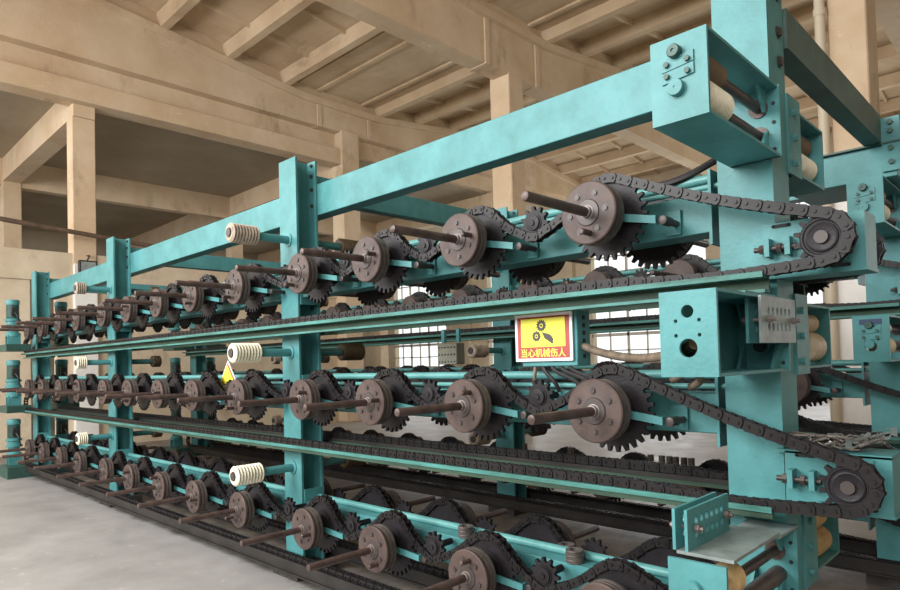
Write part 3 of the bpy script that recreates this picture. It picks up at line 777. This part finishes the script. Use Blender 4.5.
# pegs on the far rack's bottom beam
mb = MB(); mb.lathe([(0.026, 0), (0.026, 0.150), (0.022, 0.153)], 12, axis='Z'); ME_P = mb.mesh('steel_peg', 'drum')
PEGX = [-3.95, -3.42, -2.62, -2.52, -2.455, -2.40, -2.33, -2.27]
for k, x in enumerate(PEGX):
    o = put('steel_peg', ME_P, loc=(x, DY+2.60, TZ[2]+0.062))
    tag(o, f'short grey steel peg standing on the far bottom beam, {ORD[k+1]} from the left', 'peg', 'short steel pegs on the far bottom beam')
# wire tangle on the near middle tensioner
wt = thing('wire_tangle', 'tangle of loose bright wire heaped on the middle tensioner plate', 'wire', (-0.66, 2.58, 1.15))
for k in range(5):
    pts = []; a = random.random()*6
    for q in range(60):
        u = q/59
        pts.append((-0.13+0.26*u + 0.045*math.cos(q*0.9+a), 0.05*math.sin(q*1.13+a*2), 0.03 + 0.022*math.sin(q*0.7+a) ))
    mb = MB(); mb.tube(pts, 0.0035, 6); mb.obj('wire_coil', 'wire', wt)
mb = MB(); mb.box(-0.16, 0.2, -0.08, 0.10, -0.012, 0.0); mb.obj('tray', 'teal', wt)
mb = MB(); perforated(mb, 0, 0.16, 0, 0.035, 0); 
for v in mb.bm.verts: x, y, z = v.co; v.co = (0.06+y*0.9, -0.05+y*0.3, 0.012+z+y*0.28)
mb.obj('perforated_strip', 'grey_plate', wt)

# ------------------------------------------------------------------ building
YW = 22.5
GX = [-14.0, -8.3, -2.15, 4.0]
def zr(y):                                  # underside of the roof slab: two shallow gables with a flat valley at y = 10
    if y < 0.0: return 8.30 + 0.12*(10.1-1.2) + 0.12*y
    if y > 16.2: return 8.30 + 0.12*4.9 - 0.13*(y-16.2)
    return 8.30 + 0.12*max(0.0, abs(y-10.1)-1.2)
mb = MB(); mb.faces([(-30, -9, 0), (9, -9, 0), (9, YW, 0), (-30, YW, 0)], [(0, 1, 2, 3)]); mb.faces([(-30, -9, -0.3), (9, -9, -0.3), (9, YW, -0.3), (-30, YW, -0.3)], [(0, 3, 2, 1)]); structure('floor', mb, 'floor')
# columns of the valley line
def column(name, x0, x1, y0, y1, z1, mat='concrete', cap=True):
    mb = MB(); mb.box(x0, x1, y0, y1, 0, z1+0.06, 0.02)
    return structure(name, mb, mat)
column('column', -14.22, -13.72, 10.0, 10.55, 7.6)
column('column', -8.60, -8.08, 10.0, 10.45, 7.25)
column('column', -2.38, -1.91, 10.0, 10.6, 8.2)
mb = MB(); mb.box(-2.40, -1.89, 9.98, 10.62, 0, 3.6); structure('trim_2', mb, 'white_paint')
mb = MB(); mb.cyl(0.068, 0.0, 8.0, axis='Z', c=(-2.45, 9.91, 0), n=16); mb.lathe([(0.08, 6.15), (0.08, 6.25)], 16, axis='Z', c=(-2.45, 9.91, 0)); structure('trim_1', mb, 'pipe_grey')
# girders along Y under the roof
def girder(gx, w, y0, y1, bottom, ys):
    mb = MB(); n = len(ys)
    pr = [(y, zr(y)) for y in ys]
    pr = [(y, zr(y)+0.30) for y in ys]
    mb.prism([(ys[0], bottom)] + [(ys[-1], bottom)] + list(reversed(pr)), gx-w, gx+w, axis='X')
    lip = [(y, zr(y)-0.16) for y in ys]; pr = [(y, zr(y)) for y in ys]
    mb.prism(lip + list(reversed(pr)), gx-w-0.10, gx+w+0.10, axis='X')
    return mb
for gx, bt in zip(GX, (7.6, 7.25, 7.25, 7.25)):
    mb = girder(gx, 0.2, 0, 0, bt, [-9, 0.0, 3.0, 6.0, 8.9, 11.3, 14.0, 16.2, YW])
    # haunch at the valley column and stiffener ribs on the web
    for yy in (9.3, 10.9): mb.box(gx-0.235, gx+0.235, yy, yy+0.12, bt-0.012, zr(yy)-0.10)
    structure('girder', mb, 'concrete')
# ribbed roof slabs spanning girder to girder
for b in range(4):
    xa, xb = ([-26] + GX)[b], GX[b]
    if b == 0: continue
    mb = MB()
    ya = -9.0
    while ya < YW:
        yb = ya+1.45
        flat = 8.75 < (ya+yb)/2 < 11.4
        z0, z1 = zr(ya), zr(yb)
        up_ = 0.30
        mb.faces([(xa, ya, z0+up_), (xb, ya, z0+up_), (xb, yb, z1+up_), (xa, yb, z1+up_), (xa, ya, z0+up_+0.08), (xb, ya, z0+up_+0.08), (xb, yb, z1+up_+0.08), (xa, yb, z1+up_+0.08)], [(0,3,2,1),(4,5,6,7),(0,1,5,4),(1,2,6,5),(2,3,7,6),(3,0,4,7)])
        # main rib, tapered
        if not flat or abs(ya-8.4) < 0.4:
            mb.prism([(ya-0.09, z0), (ya+0.09, z0), (ya+0.14, z0+up_), (ya-0.14, z0+up_)], xa, xb, axis='X')
            if not flat:
                for fx in (0.25, 0.5, 0.75):
                    xm = xa+(xb-xa)*fx
                    mb.faces([(xm-0.035, ya, z0+up_-0.09), (xm+0.035, ya, z0+up_-0.09), (xm+0.035, yb, z1+up_-0.09), (xm-0.035, yb, z1+up_-0.09), (xm-0.06, ya, z0+up_), (xm+0.06, ya, z0+up_), (xm+0.06, yb, z1+up_), (xm-0.06, yb, z1+up_)], [(0,3,2,1),(0,1,5,4),(1,2,6,5),(2,3,7,6),(3,0,4,7)])
        ya = yb
    # valley gutter trough
    mb.box(xa, xb, 8.75, 11.35, zr(10)+0.22, zr(10)+0.28)
    for yy in (9.3, 10.7): mb.box(xa, xb, yy, yy+0.10, zr(10)+0.17, zr(10)+0.22)
    structure('ceiling', mb, 'ceil')
mb = MB(); mb.box(4.2, 9.2, -9, YW, 9.6, 9.8); structure('ceiling', mb, 'ceil')
# annex beyond the left girder line: lower beams, flat slab, far columns
mb = MB(); mb.box(-14.25, -13.80, -9, 10.6, 6.74, 7.14, 0.01); mb.box(-14.35, -14.05, -9, YW, 7.14, 7.62); structure('girder', mb, 'concrete')
mb = MB(); mb.box(-29.6, -14.2, -9, YW, 7.10, 7.3); structure('ceiling', mb, 'soffit')
for yy in (-2.3, 3.83, 10.05, 16.2):
    mb = MB(); mb.box(-29.6, -14.0, yy+0.01, yy+0.39, 6.5, 7.12); structure('girder', mb, 'concrete')
    column('column', -20.4, -20.0, yy, yy+0.42, 7.0, cap=False)
mb = MB(); mb.box(-20.35, -20.05, -9, YW, 6.4, 7.1); structure('girder', mb, 'concrete')
for yy in (-2.3, 3.83):
    mb = MB(); mb.box(-14.42, -14.06, yy, yy+0.41, 3.6, 6.8, 0.012); structure('column', mb, 'concrete')
    mb = MB(); mb.box(-14.30, -14.02, yy, yy+0.41, 0.0, 3.6, 0.012); structure('column', mb, 'white_paint')
# low wall of the annex with its lintel and openings
mb = MB()
mb.box(-14.36, -14.10, -9, 10.0, 3.25, 3.81)
for (a, b) in ((-9, 3.12), (3.55, 4.05), (4.05, 10.0)): mb.box(-14.32, -14.14, a, b, 0, 3.25)
structure('wall_left', mb, 'plaster')
mb = MB(); mb.box(-29.8, -29.5, -9, YW, 0, 7.1); structure('wall_far_left', mb, 'soffit')
mb = MB(); mb.tube([(-13.75, -3, 4.62), (-13.75, 2.6, 4.25), (-13.75, 8.2, 3.81), (-13.75, 9.9, 3.68)], 0.045, 10); tag(mb.obj('wall_pipe', 'rust_pipe'), 'long rusty pipe crossing in front of the left columns', 'pipe')
# flood light on the column
fl = thing('flood_light', 'small black flood light on the left column above the rack', 'lamp', (-13.86, 4.02, 3.52))
mb = MB(); mb.box(-0.05, 0.05, -0.16, 0.16, -0.13, 0.13, 0.01); mb.obj('lamp_body', 'black', fl)
mb = MB(); mb.box(0.05, 0.056, -0.13, 0.13, -0.10, 0.10); mb.obj('lens', 'grey_plate', fl)
mb = MB(); mb.tube([(-0.03, 0, 0.13), (-0.03, 0.04, 0.24), (-0.22, 0.05, 0.26)], 0.014); mb.obj('bracket', 'black', fl)
# right wall
mb = MB(); mb.box(9.0, 9.3, -9, YW, 0, 9.8); structure('wall_right', mb, 'plaster')
# far wall with tall windows
WE = [(-26.6, -22.6), (-19.9, -16.45), (-14.25, -9.45), (-7.0, -3.3), (-1.0, 2.8), (5.0, 8.6)]
mb = MB(); ZS, ZH = 1.22, 6.6
xprev = -30
for a, b in WE:
    mb.box(xprev, a, YW, YW+0.35, 0, 9.8); mb.box(a, b, YW, YW+0.35, 0, ZS); mb.box(a, b, YW, YW+0.35, ZH, 9.8); xprev = b
mb.box(xprev, 9.3, YW, YW+0.35, 0, 9.8)
for x in (-2.0, -8.2, -15.3, -21.2): mb.box(x-0.35, x+0.35, YW-0.25, YW, 0, zr(YW-0.1))
structure('wall_back', mb, 'plaster')
for k, (a, b) in enumerate(WE):
    mb = MB(); n = 6
    mb.box(a, b, YW+0.02, YW+0.12, ZS, ZS+0.08); mb.box(a, b, YW+0.02, YW+0.12, ZH-0.08, ZH)
    for q in range(n+1): x = a+(b-a)*q/n; w = 0.045 if q % 2 == 0 else 0.022; mb.box(x-w, x+w, YW+0.03, YW+0.10, ZS, ZH)
    zz = ZS+0.55; q = 0
    while zz < ZH-0.2:
        w = 0.06 if q % 3 == 1 else 0.025
        mb.box(a, b, YW+0.03, YW+0.10, zz-w, zz+w); zz += 0.62; q += 1
    structure(f'window_{k+1}', mb, 'win_frame')
mb = MB(); mb.faces([(-60, YW+0.4, -0.1), (40, YW+0.4, -0.1), (40, 70, -0.1), (-60, 70, -0.1)], [(0, 1, 2, 3)]); structure('ground', mb, 'yard')
# near wall: sill, piers and head, glazed band between (behind the camera)
mb = MB(); mb.box(-30, 9.3, -5.3, -5, 0, 2.8); mb.box(-30, 9.3, -5.3, -5, 7.4, 9.0); mb.box(3.6, 9.3, -5.3, -5, 2.8, 7.4)
for x in GX: mb.box(x-0.5, x+0.5, -5.3, -5, 2.8, 7.4)
structure('wall_front', mb, 'plaster')

# ------------------------------------------------------------------ light
w = bpy.data.worlds.new('sky'); SC.world = w; w.use_nodes = True
bg = w.node_tree.nodes['Background']; bg.inputs['Color'].default_value = (0.93, 0.97, 1.0, 1); bg.inputs['Strength'].default_value = 1.0
def area(name, loc, target, sx, sy, power, col):
    l = bpy.data.lights.new(name, 'AREA'); l.shape = 'RECTANGLE'; l.size = sx; l.size_y = sy; l.energy = power; l.color = col
    o = bpy.data.objects.new(name, l); COL.objects.link(o); o.location = loc
    o.rotation_euler = (Vector(target)-Vector(loc)).to_track_quat('-Z', 'Y').to_euler(); return o
for k, (x, e) in enumerate(((-17.0, 380), (-11.15, 430), (-4.4, 900))):
    area('window_daylight', (x, -4.95, 5.1), (x+0.6, 0.4, 2.6), 4.9, 4.4, e, (1.0, 0.99, 0.975))
area('window_daylight', (1.6, -4.95, 5.1), (1.0, 0.4, 2.4), 3.6, 4.4, 260, (1.0, 0.99, 0.975))
for k, c in enumerate((-24.6, -18.2, -11.85, -5.15, 0.9)):
    area('window_daylight', (c, YW-0.15, 3.9), (c, 0, 2.5), 3.8, 5.2, 150, (0.95, 0.98, 1.0))
SC.view_settings.view_transform = 'Standard'; SC.view_settings.look = 'None'
SC.view_settings.gamma = 1.0; SC.view_settings.use_curve_mapping = False
SC.view_settings.exposure = 0.47
